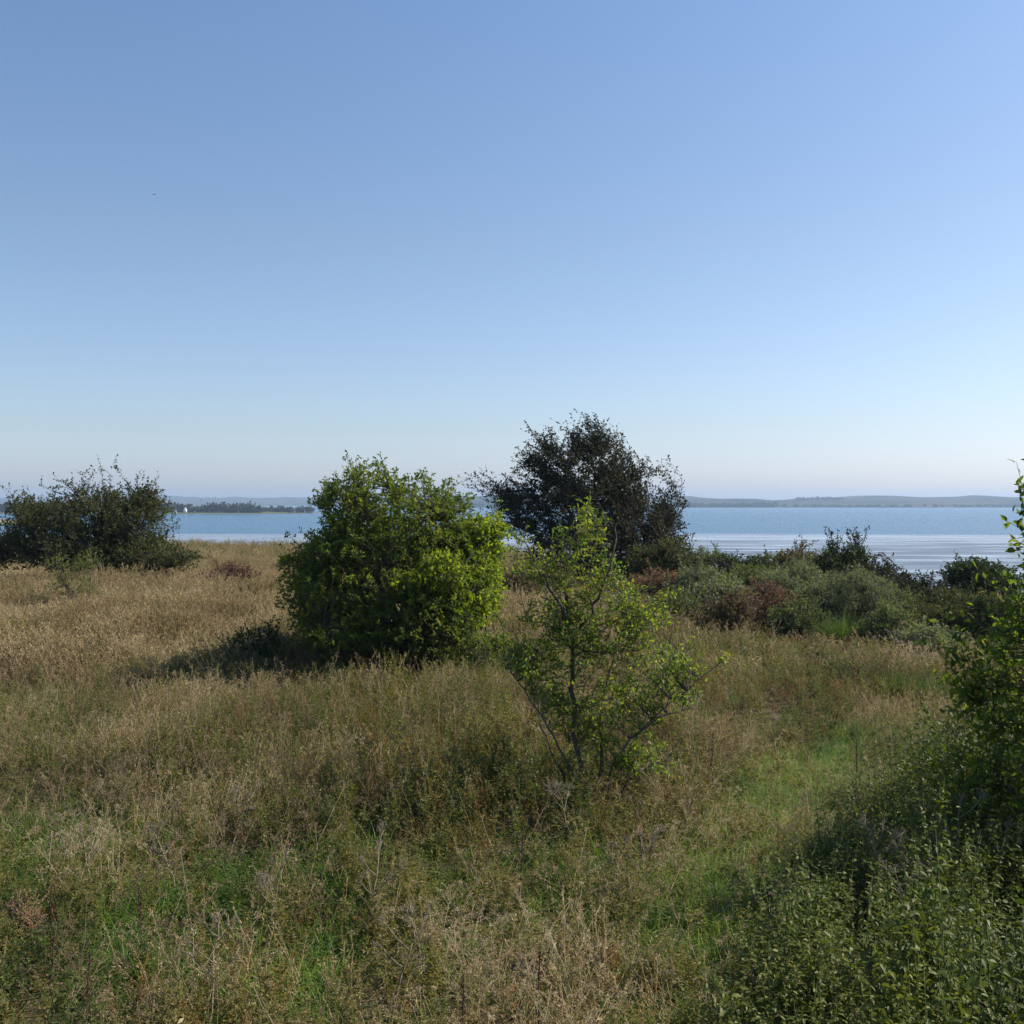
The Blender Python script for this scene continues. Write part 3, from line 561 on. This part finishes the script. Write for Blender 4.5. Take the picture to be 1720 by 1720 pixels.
def variants(name, n, fn, mat):
    c = bpy.data.collections.new(name)
    for i in range(n):
        mb = MB(); fn(R(hash(name) % 1 + 1000+len(bpy.data.collections)*37+i), mb, i)
        c.objects.link(mb.obj('%s_%02d' % (name, i), mat, link=False))
    return c
def v_dry(r, m, i): blade_arr(r, m, 20, .09, .25, .62, .0105, 1.4, droop=.6); seedheads(r, m, 5, .1, .45, .75, .003, .024)
def v_dryfar(r, m, i): blade_arr(r, m, 34, .16, .25, .6, .013, .9, 3); seedheads(r, m, 10, .18, .45, .8, .004, .035)
def v_grn(r, m, i): blade_arr(r, m, 30, .09, .22, .55, .0115, 1.6, 4, droop=.65)
def v_grnfar(r, m, i): blade_arr(r, m, 34, .16, .2, .5, .014, 1.2, 3, droop=.5)
def v_weed(r, m, i):
    for q in range(2): weed(r, m, r.uniform(.45, .85), 34, .042, br=5)
def v_weedfar(r, m, i):
    for q in range(4): weed(r, m, r.uniform(.4, .8), 16, .065, lean=.5, br=3, stem=.005)
def v_net(r, m, i):
    for q in range(2): weed(r, m, r.uniform(.55, 1.0), 36 if i % 3 else 24, .05 if i % 3 else .075, pairs=True, br=3 if i % 3 else 1, stem=.003, lean=.3)
def v_stalk(r, m, i): umbel(r, m, r.uniform(.7, 1.1), .0042, 5, .35, .5+.2*r.random(), 8)
def v_twig(r, m, i):
    for q in range(3): umbel(r, m, r.uniform(.35, .75), .003, 4, .6, .3+.4*r.random(), 6, .04)
def v_rust(r, m, i):
    for q in range(2): weed(r, m, r.uniform(.4, .7), 44, .022, br=5, stem=.0025)
CV = {'dry': (variants('dry', 7, v_dry, DRY), variants('dryf', 6, v_dryfar, DRY)),
      'grn': (variants('grn', 7, v_grn, GRN), variants('grnf', 6, v_grnfar, GRN)),
      'weed': (variants('weed', 9, v_weed, WEED), variants('weedf', 7, v_weedfar, WEED)),
      'net': (variants('net', 9, v_net, NETL),)*2,
      'stalk': (variants('stalk', 9, v_stalk, STLK),)*2,
      'twig': (variants('twig', 9, v_twig, STLK),)*2,
      'rust': (variants('rust', 7, v_rust, RUST),)*2}

# patches read off the photo: px, py, rx, ry, kind, weight  (py from ground at canopy height)
PT = [
 (250, 1010, 420, 70, 'dry', 4), (60, 1060, 260, 70, 'dry', 2), (450, 950, 120, 30, 'dry', 3),
 (600, 1120, 380, 45, 'weed', 2.2), (600, 1110, 380, 40, 'twig', 1.5), (870, 1040, 80, 50, 'dry', 2),
 (200, 1170, 260, 70, 'dry', 1.5), (250, 1150, 260, 70, 'twig', 1.0),
 (560, 1260, 260, 110, 'rust', 1.6), (150, 1300, 120, 80, 'twig', 1.4), (330, 1340, 90, 70, 'twig', 2.0), (300, 1300, 200, 90, 'dry', 1.2),
 (20, 1370, 80, 90, 'grn', 3.5), (220, 1540, 100, 70, 'grn', 2.5), (420, 1540, 120, 60, 'grn', 1.5), (440, 1450, 80, 50, 'weed', 2),
 (640, 1440, 110, 70, 'weed', 4), (640, 1620, 130, 100, 'weed', 2.5), (560, 1560, 90, 60, 'grn', 3), (400, 1640, 200, 60, 'dry', 1.4), (550, 1690, 60, 40, 'grn', 3),
 (780, 1400, 160, 120, 'weed', 2.2), (850, 1500, 150, 80, 'twig', .9), (990, 1620, 100, 100, 'dry', 2.2), (760, 1620, 60, 80, 'dry', 1.3),
 (1060, 1440, 110, 80, 'twig', 1.2), (1060, 1420, 140, 80, 'weed', 1.0), (1180, 1330, 70, 90, 'weed', 1.5),
 (1150, 1600, 120, 140, 'grn', 6), (1240, 1480, 90, 110, 'grn', 6), (1300, 1360, 120, 110, 'grn', 7), (1400, 1270, 120, 60, 'grn', 7), (1470, 1200, 100, 40, 'grn', 6),
 (985, 1370, 70, 45, 'weed', 4), (1540, 1200, 80, 32, 'dry', 5), (1540, 1200, 90, 35, 'grn', 5),
 (1330, 1130, 190, 80, 'rust', 3), (1330, 1150, 170, 70, 'weed', 3), (1330, 1150, 170, 70, 'dry', .8), (1270, 1220, 60, 50, 'twig', 2.5), (1480, 1090, 180, 30, 'dry', 4), (1480, 1090, 180, 30, 'twig', 1.2),
 (1200, 1080, 100, 50, 'weed', 1.4), (1400, 1180, 120, 40, 'weed', 1.3), (1250, 1060, 100, 40, 'grn', 2),
 (820, 1110, 110, 50, 'weed', 2.5), (820, 1100, 100, 40, 'grn', 2),
 (1530, 1120, 60, 26, 'grn', 3),
 (1400, 1000, 260, 55, 'weed', 9), (1250, 960, 200, 40, 'weed', 7), (1500, 1050, 160, 35, 'weed', 4), (1300, 1090, 150, 35, 'weed', 3),
]
NET = np.array([(1120, 1790), (1200, 1690), (1285, 1560), (1370, 1430), (1430, 1350), (1530, 1300), (1660, 1270), (1900, 1230)])
PATH = np.array([(1.0, 4.5), (1.3, 7.1), (2.1, 9.4), (3.1, 11.8), (4.6, 14.8), (6.7, 17.0), (9.5, 17.6), (14, 16.5)])
def path_dist(x, y):
    best = np.full(len(x), 99.)
    for a, b in zip(PATH[:-1], PATH[1:]):
        d = b-a; t = np.clip(((x-a[0])*d[0]+(y-a[1])*d[1])/(d@d), 0, 1)
        best = np.minimum(best, np.hypot(x-a[0]-t*d[0], y-a[1]-t*d[1]))
    return best
def cover():
    rg = R(77); cats = ['dry', 'grn', 'weed', 'twig', 'stalk', 'rust', 'net']; store = {c: [[], []] for c in cats}
    for y0, y1, dens in ((2.4, 5, 40), (5, 9, 62), (9, 14, 48), (14, 22, 50), (22, 34, 24), (34, 55, 11), (55, 96, 6)):
        hw = .56*y1+2.5; n = int(dens*(y1-y0)*2*hw); x = rg.uniform(-hw, hw, n); y = rg.uniform(y0, y1, n)
        k = np.abs(x) < .56*y+2.5; x = x[k]; y = y[k]
        s = y-np.interp(x, EX, EY); k = (s < 10); x = x[k]; y = y[k]; n = len(x)
        if y1 <= 22:
            ex = rg.uniform(0, 12, 9000*(1 if y1 > 9 else 1)); ey = rg.uniform(y0, y1, len(ex)); ok = (path_dist(ex, ey) < .9) & (rg.random(len(ex)) < .12*(y1-y0)*12*75/9000*8)
            x = np.r_[x, ex[ok]]; y = np.r_[y, ey[ok]]; n = len(x)
        z = H(x, y); px = 860+x/y*F; py = HY+(HC-z-.45)/y*F
        wt = np.zeros((n, 7)); nz = lambda sc, o: fbm(x*sc+o, y*sc+o*1.7, 3)
        wt[:, 0] = .25+1.1*sstep(.5, .68, nz(.35, 3)); wt[:, 1] = .8+2.4*sstep(.46, .64, nz(.45, 20)); wt[:, 2] = 1.0+2.6*sstep(.46, .64, nz(.5, 40))
        wt[:, 3] = .9+1.8*sstep(.46, .62, nz(.4, 60)); wt[:, 4] = .05; wt[:, 5] = .18+1.2*sstep(.54, .7, nz(.3, 80)); 
        wt[:, 0] += 1.2*sstep(20, 30, y)
        for a, b, rx, ry, c, wv in PT:
            q = ((px-a)/rx)**2+((py-b)/ry)**2+(nz(1.1, 7)-.5)*1.6; wt[:, cats.index(c)] += wv*(1-sstep(.4, 1.3, q))
        zone = sstep(1120, 1220, px)*sstep(940, 980, py)*(1-sstep(1180, 1240, py))
        wt[:, 0] *= 1-.7*zone; wt[:, 5] *= 1+zone; fz = sstep(52, 62, y); wt[:, 2] += 1.2*fz; wt[:, 3] += .5*fz
        pd = path_dist(x, y)+(nz(.8, 11)-.5)*1.3; onp = 1-sstep(.25, .9, pd)
        wt *= (1-onp)[:, None]; wt[:, 1] += 3.6*onp; wt[:, 2] += .35*onp; wt[:, 3] += .08*onp; wt[:, 0] += (.05+1.8*sstep(15.5, 17, y))*onp
        # nettle bed at lower right
        nb = np.interp(px, NET[:, 0], NET[:, 1]); inn = sstep(-25, 25, py-nb+(nz(1.2, 33)-.5)*120)*(y < 14)*(x > .6)*(y > 3.6)
        wt[:, :6] *= (1-inn)[:, None]; wt[:, 6] = 4*inn; wt[:, 2] += .25*inn; wt[:, 3] += .12*inn
        nr = y < 5.2; wt[nr, 3] = 0; wt[nr, 4] = 0; wt /= wt.sum(1, keepdims=True); cum = wt.cumsum(1); c = (rg.random(n)[:, None] > cum).sum(1).clip(0, 6)
        # thin out heavy kinds
        keep = np.ones(n, bool); keep &= ~((c == 6) & (rg.random(n) > .62)); keep &= ~((c == 3) & (rg.random(n) > .55))
        hgt = .25+1.25*nz(.55, 90)+rg.normal(0, .12, n); hgt = np.clip(hgt, .4, 1.4)*(1-.2*onp)
        hgt *= np.where(y > 40, np.where(y > 58, 1.0, .85), 1)*(1-.22*zone)
        hgt = np.where(c == 6, (hgt*.6+.4*(.5+nz(1.3, 71)*1.3))*(.95+.55*sstep(1400, 1560, px)), hgt)
        tint = np.clip(.5+(nz(.6, 50)-.5)*1.8+rg.normal(0, .16, n), 0, 1)
        tint = np.where(c == 1, np.clip(tint*.7+.35*onp, 0, 1), tint)
        for ci, cn in enumerate(cats):
            for f in (0, 1):
                m = keep & (c == ci) & ((y > 20) == bool(f))
                store[cn][f].append(np.c_[x[m], y[m], z[m]-.02, hgt[m], tint[m]])
    return {c: [np.concatenate(a) for a in v] for c, v in store.items()}
def scatter_tree():
    g = bpy.data.node_groups.new('scatter', 'GeometryNodeTree')
    g.interface.new_socket('Geometry', in_out='INPUT', socket_type='NodeSocketGeometry'); g.interface.new_socket('Kinds', in_out='INPUT', socket_type='NodeSocketCollection')
    g.interface.new_socket('Geometry', in_out='OUTPUT', socket_type='NodeSocketGeometry')
    N = g.nodes; L = g.links; gi = N.new('NodeGroupInput'); go = N.new('NodeGroupOutput')
    ci = N.new('GeometryNodeCollectionInfo'); ci.inputs['Separate Children'].default_value = True; ci.inputs['Reset Children'].default_value = True
    L.new(gi.outputs['Kinds'], ci.inputs['Collection']); ip = N.new('GeometryNodeInstanceOnPoints'); ip.inputs['Pick Instance'].default_value = True
    def na(nm, t):
        a = N.new('GeometryNodeInputNamedAttribute'); a.data_type = t; a.inputs['Name'].default_value = nm; return a.outputs[0]
    L.new(gi.outputs['Geometry'], ip.inputs['Points']); L.new(ci.outputs[0], ip.inputs['Instance']); L.new(na('idx', 'INT'), ip.inputs['Instance Index'])
    e2r = N.new('FunctionNodeEulerToRotation'); L.new(na('rot', 'FLOAT_VECTOR'), e2r.inputs[0]); L.new(e2r.outputs[0], ip.inputs['Rotation'])
    L.new(na('scl', 'FLOAT_VECTOR'), ip.inputs['Scale']); L.new(ip.outputs[0], go.inputs[0]); return g
GT = scatter_tree()
def scatter(name, label, coll, pts, seed, lean=.12, wide=1.0):
    if len(pts) == 0: return
    rg = R(seed); n = len(pts); m = bpy.data.meshes.new(name); m.vertices.add(n); m.vertices.foreach_set('co', pts[:, :3].astype(np.float32).ravel())
    rot = np.c_[rg.normal(0, lean, (n, 2)), rg.uniform(0, 6.28, n)]; s_ = pts[:, 3]; scl = np.c_[s_*.3+.7*wide, s_*.3+.7*wide, s_]
    for nm, t, a, f in (('rot', 'FLOAT_VECTOR', rot, 'vector'), ('scl', 'FLOAT_VECTOR', scl, 'vector'), ('tint', 'FLOAT', pts[:, 4], 'value')):
        at = m.attributes.new(nm, t, 'POINT'); at.data.foreach_set(f, a.astype(np.float32).ravel())
    at = m.attributes.new('idx', 'INT', 'POINT'); at.data.foreach_set('value', rg.integers(0, len(coll.objects), n).astype(np.int32))
    o = bpy.data.objects.new(name, m); COL.objects.link(o); kind(o, 'stuff'); o['label'] = label
    md = o.modifiers.new('scatter', 'NODES'); md.node_group = GT
    md[[i.identifier for i in GT.interface.items_tree if i.name == 'Kinds'][0]] = coll
    return o
cv = cover()
print('COVER', {k: [len(a) for a in v] for k, v in cv.items()})
NAMES = {'dry': ('dry_grass', 'straw coloured dry meadow grass', .16), 'grn': ('green_grass', 'fresh green grass along the path and in patches', .15),
         'weed': ('meadow_weeds', 'leafy green weeds mixed through the meadow', .12), 'twig': ('dry_undergrowth', 'tangled brown dead stems in the meadow', .3),
         'stalk': ('dry_stalks', 'dead stalks standing through the meadow', .15), 'rust': ('rusty_weeds', 'rust coloured seeding weeds in the meadow', .12),
         'net': ('nettle_bed', 'thick bed of green nettles at the lower right', .1)}
for i, (k, v) in enumerate(cv.items()):
    nm, lb, ln = NAMES[k]
    scatter(nm, lb, CV[k][0], v[0], 500+i, ln)
    scatter(nm, lb+' in the distance', CV[k][1], v[1], 600+i, ln, 1.3)

# single tall stalks
def single(name, label, px, pybase, pytop, mat, kind_, seed, lean=(0, 0), d=None, cat='stalk', group=None):
    d = d or (HC-.0)*F/(pybase+60-HY); x = (px-860)/F*d; z = float(H(x, d)); h = HC+(HY-pytop)/F*d-z; rg = R(seed)
    t = thing(name, label, cat, (x, d, z), group); a = MB(); b = MB()
    top = np.array([lean[0], lean[1], 1.])*h; c = np.array([lean[0]*.25, lean[1]*.25, .5])*h; pts = beziers(np.zeros((1, 3)), c[None], top[None], 8)
    pts[0, 1:-1] += rg.normal(0, h*.008, pts[0, 1:-1].shape)
    if kind_ == 'umbel':
        poly_tubes(a, pts, .0075, .004, 5); ends = [(top, unit(top-c))]
        for q in range(6):
            u = rg.uniform(.4, .9); p0 = 2*u*(1-u)*c+u*u*top; an = rg.uniform(0, 6.28); L = h*rg.uniform(.16, .3)
            e = p0+np.array([math.cos(an)*L*.7, math.sin(an)*L*.5, L*.72]); poly_tubes(a, beziers(p0[None], (p0*.5+e*.5+np.array([math.cos(an), math.sin(an), 0])*L*.14)[None], e[None], 4), .0045, .003, 4)
            ends.append((e, unit(e-p0)))
        for e, dd in ends:
            n = 10; D = unit(dd+rg.normal(0, .5, (n, 3))); E = e+D*.07*rg.uniform(.7, 1.2, (n, 1)); b = MB(); tubes(b, np.repeat(e[None], n, 0), E, .002, .0015, 3)
            k = np.repeat(np.arange(n), 8); leaves(b, rg, E[k]+rg.normal(0, .008, (len(k), 3)), D[k]+rg.normal(0, .6, (len(k), 3)), .012, .005); b.obj('seed_head', mat, t)
        a.obj('stem', mat, t)
    else:
        poly_tubes(a, pts, .006, .004, 5)
        n = 110 if kind_ == 'dock' else 60; lo = .55 if kind_ == 'dock' else .2; u = rg.uniform(lo, 1, n)
        P = 2*(u*(1-u))[:, None]*c+(u*u)[:, None]*top+rg.normal(0, .008 if kind_ == 'dock' else .03, (n, 3)); leaves(b, rg, P, rg.normal(0, 1, (n, 3)), .018, .01)
        a.obj('stem', mat, t); b.obj('seed_head', leafmat('dock_seed', [(.06, .028, .018), (.11, .05, .03)], .1), t)
G1 = 'dead umbel stalks'
for i, (px, pb, pt_, ln, lb) in enumerate([
    (1500, 1520, 1385, (-.25, 0), 'pale dead umbel stalk in the nettle shadow, leftmost above the nettle bed'),
    (1600, 1560, 1415, (-.45, 0), 'pale dead stalk leaning strongly left over the dark nettles'),
    (1605, 1500, 1350, (.05, 0), 'upright grey dead stalk with forked seed heads amid dark nettle shadow'),
    (1660, 1520, 1400, (.25, .1), 'dead stalk leaning right towards the leafy shrub at the right edge'),
    (1560, 1600, 1470, (-.3, 0), 'low pale dead stalk crossing the middle of the nettle bed'),
    (100, 1440, 1375, (.2, 0), 'pale forked dead stalk at the left side of the meadow'),
    (152, 1470, 1400, (-.15, 0), 'forked dead stalk above the green grass patch at left'),
    (385, 1410, 1340, (.3, 0), 'pinkish grey forked stalk in the brown thicket left of centre'),
    (300, 1480, 1400, (-.35, 0), 'slanting pale stalk above the green patch in the left foreground'),
    (445, 1560, 1440, (.2, 0), 'light branching stalk in front of the brown thicket'),
    (620, 1560, 1400, (.1, 0), 'whitish bent stalk beside the dark weed hollow'),
    (655, 1680, 1540, (.3, 0), 'pale leaning stalk over dark green weeds at bottom centre-left'),
    (350, 1700, 1560, (.05, .1), 'upright straw pale stalk near the bottom left'),
    (1040, 1500, 1400, (.45, 0), 'thick grey dead stem leaning right beside the young tree foot'),
    (960, 1400, 1330, (-.2, 0), 'short pale stalk at the foot of the young tree')]):
    single('umbel_stalk', lb, px, pb, pt_, STALKP, 'umbel', 700+i, ln, group=G1)
for i, (px, pb, pt_, ln, lb) in enumerate([
    (86, 1700, 1490, (0, 0), 'tall dark upright stem near the lower left corner'),
    (233, 1600, 1490, (0, 0), 'dark upright stem above the green patch at lower left'),
    (140, 1720, 1600, (.05, 0), 'short dark stem beside the tall one at lower left'),
    (906, 1720, 1600, (0, 0), 'dark upright stem in straw grass at the bottom centre'),
    (775, 1720, 1640, (.02, 0), 'dark thin stem among green weeds at the bottom, left of the straw patch'),
    (875, 1470, 1390, (.03, 0), 'dark leafy stem left of the young tree foot'),
    (1195, 1330, 1230, (.02, 0), 'dark upright stem right of the young tree beside the green path'),
    (1440, 1330, 1240, (0, 0), 'dark stem standing alone on the green path'),
    (126, 1200, 1112, (0, 0), 'small dark red-brown seed spike in pale grass at far left')]):
    single('dock_stem', lb, px, pb, pt_, STALKD, 'dock', 800+i, ln, group='dark dock stems', cat='stem')
# straw plume and tussock
woody('straw_plume', 'fluffy orange straw plume at the left edge of the foreground', 'plant', (W(40, 1600, 8.0)[0], 8.0),
      [(35, 1535, 26, 36, 8.0, .12), (55, 1570, 18, 34, 7.95, .1)], PLUM, STALKP, seed=61, nlimb=8, nshoot=110, twigs=4, per=6, leaf=(.022, .006), rbase=.006, twl=.06, spread=.04, trunk='stems', crown='plume')
def tussock(label, px, pb, n, h, wdt, d, seed, mat):
    x = (px-860)/F*d; z = float(H(x, d)); rg = R(seed); t = thing('grass_tussock', label, 'grass tuft', (x, d, z)); a = MB()
    blade_arr(rg, a, n, wdt, h*.6, h, .012, 1.1, 5, droop=.5); a.obj('blades', mat, t)
TUS = leafmat('tussock_blade', [(.035, .065, .018), (.06, .10, .025), (.11, .15, .045)], .35)
tussock('dark green grass tussock beside the trodden end of the path', 1530, 1160, 900, .75, .26, 18.6, 62, TUS)
tussock('tall green grass tuft in front of the largest silver-grey shrub', 1415, 1050, 500, 1.2, .25, 25.5, 63, TUS)

# ------------------------------------------------------------------ far shore details
FARW = leafmat('far_tree_leaf', [(.025, .035, .018), (.04, .05, .027), (.06, .065, .04)], .1)
def woods(name, label, segs, seed, sz, hgt):
    rg = R(seed); mb = MB()
    for x0, y0, x1, y1, zb, n, hh in segs:
        t = rg.random(n); cx = x0+(x1-x0)*t; cy = y0+(y1-y0)*t+rg.normal(0, 8, n); h = hh*rg.uniform(.5, 1.15, n)*(.6+.8*fbm(cx/60, cy/60))
        m = 60; k = np.repeat(np.arange(n), m); d = unit(rg.normal(size=(n*m, 3))); r = rg.random(n*m)**.4
        P = np.c_[cx, cy, zb+h*.5][k]+d*r[:, None]*np.c_[h*.62, h*.62, h*.5][k]
        leaves(mb, rg, P, rg.normal(0, 1, P.shape), sz, sz*.7, LEAF2, None, .3)
    o = mb.obj(name, FARW); kind(o, 'stuff'); o['label'] = label
woods('far_wood', 'dark line of trees on the low spit across the bay at left',
      [(-700, 1230, -300, 1180, SEA+1.8, 150, 10), (-430, 1250, -250, 1290, SEA+1.2, 70, 6), (-460, 1180, -290, 1200, SEA+1.5, 60, 8), (-620, 1200, -380, 1190, SEA+1.8, 70, 8)], 71, 3.2, 10)
woods('distant_wood', 'faint woods and hedges on the far shore hills',
      [(520, 3080, 790, 3050, SEA+3, 130, 10), (1050, 3800, 1230, 3800, 16, 60, 10), (-150, 3020, 500, 3060, SEA+3, 160, 9), (1300, 3100, 2600, 3080, SEA+2, 90, 6), (800, 3060, 1300, 3100, SEA+2, 50, 5),
       (1500, 4200, 2400, 4100, 18, 90, 8)], 72, 5, 10)
PAINT = noisemat('white_render', [(.72, .72, .70), (.82, .82, .80)], .8); ROOF = noisemat('grey_roof', [(.10, .08, .075), (.16, .12, .10)], 1.5); DARKW = noisemat('dark_window', [(.02, .025, .03), (.03, .035, .04)], 1, rough=.2)
def box(mb, c, s):
    c = np.array(c, float); s = np.array(s, float)/2; v = np.array([(x, y, z) for z in (-1, 1) for y in (-1, 1) for x in (-1, 1)])*s+c
    mb.add(v, [(0, 2, 3), (0, 3, 1), (4, 5, 7), (4, 7, 6), (0, 1, 5), (0, 5, 4), (2, 6, 7), (2, 7, 3), (0, 4, 6), (0, 6, 2), (1, 3, 7), (1, 7, 5)]); return mb
def prism(mb, w_, d_, z0, z1):
    v = [(-w_/2, -d_/2, z0), (w_/2, -d_/2, z0), (w_/2, d_/2, z0), (-w_/2, d_/2, z0), (0, -d_/2, z1), (0, d_/2, z1)]
    mb.add(v, [(0, 1, 4), (2, 3, 5), (1, 2, 5), (1, 5, 4), (3, 0, 4), (3, 4, 5), (0, 3, 2), (0, 2, 1)]); return mb
def house(label, x, y, z, w_, h, roofc=ROOF):
    t = thing('white_house', label, 'house', (x, y, z)); box(MB(), (0, 0, h/2), (w_, w_*.8, h)).obj('wall', PAINT, t)
    prism(MB(), w_*1.1, w_*.9, h, h+w_*.6).obj('roof', roofc, t); box(MB(), (w_*.2, 0, h+w_*.45), (w_*.12, w_*.12, w_*.5)).obj('chimney', PAINT, t)
    for q in (-1, 1): box(MB(), (q*w_*.25, -w_*.4-.02, h*.6), (w_*.15, .06, h*.25)).obj('window', DARKW, t)
house('tall narrow white gabled house on the shore of the wooded spit', -366, 1150, SEA+1.2, 3.4, 3.6, PAINT)
house('low white house left of the tall white one on the spit', -380, 1160, SEA+1.2, 2.6, 1.6)
def mast(label, px, h, y=5600):
    x = (px-860)/F*y; t = thing('radio_mast', label, 'mast', (x, y, 12)); a = MB(); poly_tubes(a, np.array([[(0, 0, 0), (0, 0, h*.5), (0, 0, h)]], float), 1.6, .9, 6); a.obj('pole', DARKW, t)
    [box(MB(), (0, 0, h*f), (5, 5, 1.5)).obj('antenna_platform', DARKW, t) for f in (.7, .85)]
mast('thin radio mast on the far hills, the taller one left of the big green bush', 362, 34); mast('shorter thin radio mast on the far hills nearer the big green bush', 405, 26)
t = thing('silo_building', 'small pale block building on the far ridge left of the radio masts', 'building', (-1690, 5600, 17)); box(MB(), (0, 0, 4), (18, 14, 8)).obj('wall', ROOF, t); box(MB(), (-3, 0, 10), (7, 7, 4)).obj('tower', ROOF, t)
# bird
bp = W(260, 328, 70); t = thing('bird', 'tiny dark bird flying high in the sky at upper left', 'bird', bp); a = MB()
a.add([(0, -.1, 0), (.02, 0, .02), (-.02, 0, .02), (0, .1, 0), (0, 0, -.025), (.15, -.02, .05), (.13, .05, .04), (-.15, -.02, .05), (-.13, .05, .04), (.02, .05, 0), (-.02, .05, 0)],
      [(0, 1, 2), (1, 3, 2), (0, 4, 1), (4, 3, 1), (0, 2, 4), (2, 3, 4), (1, 5, 6), (1, 6, 9), (2, 8, 7), (2, 10, 8)]); a.obj('body', DARKW, t)
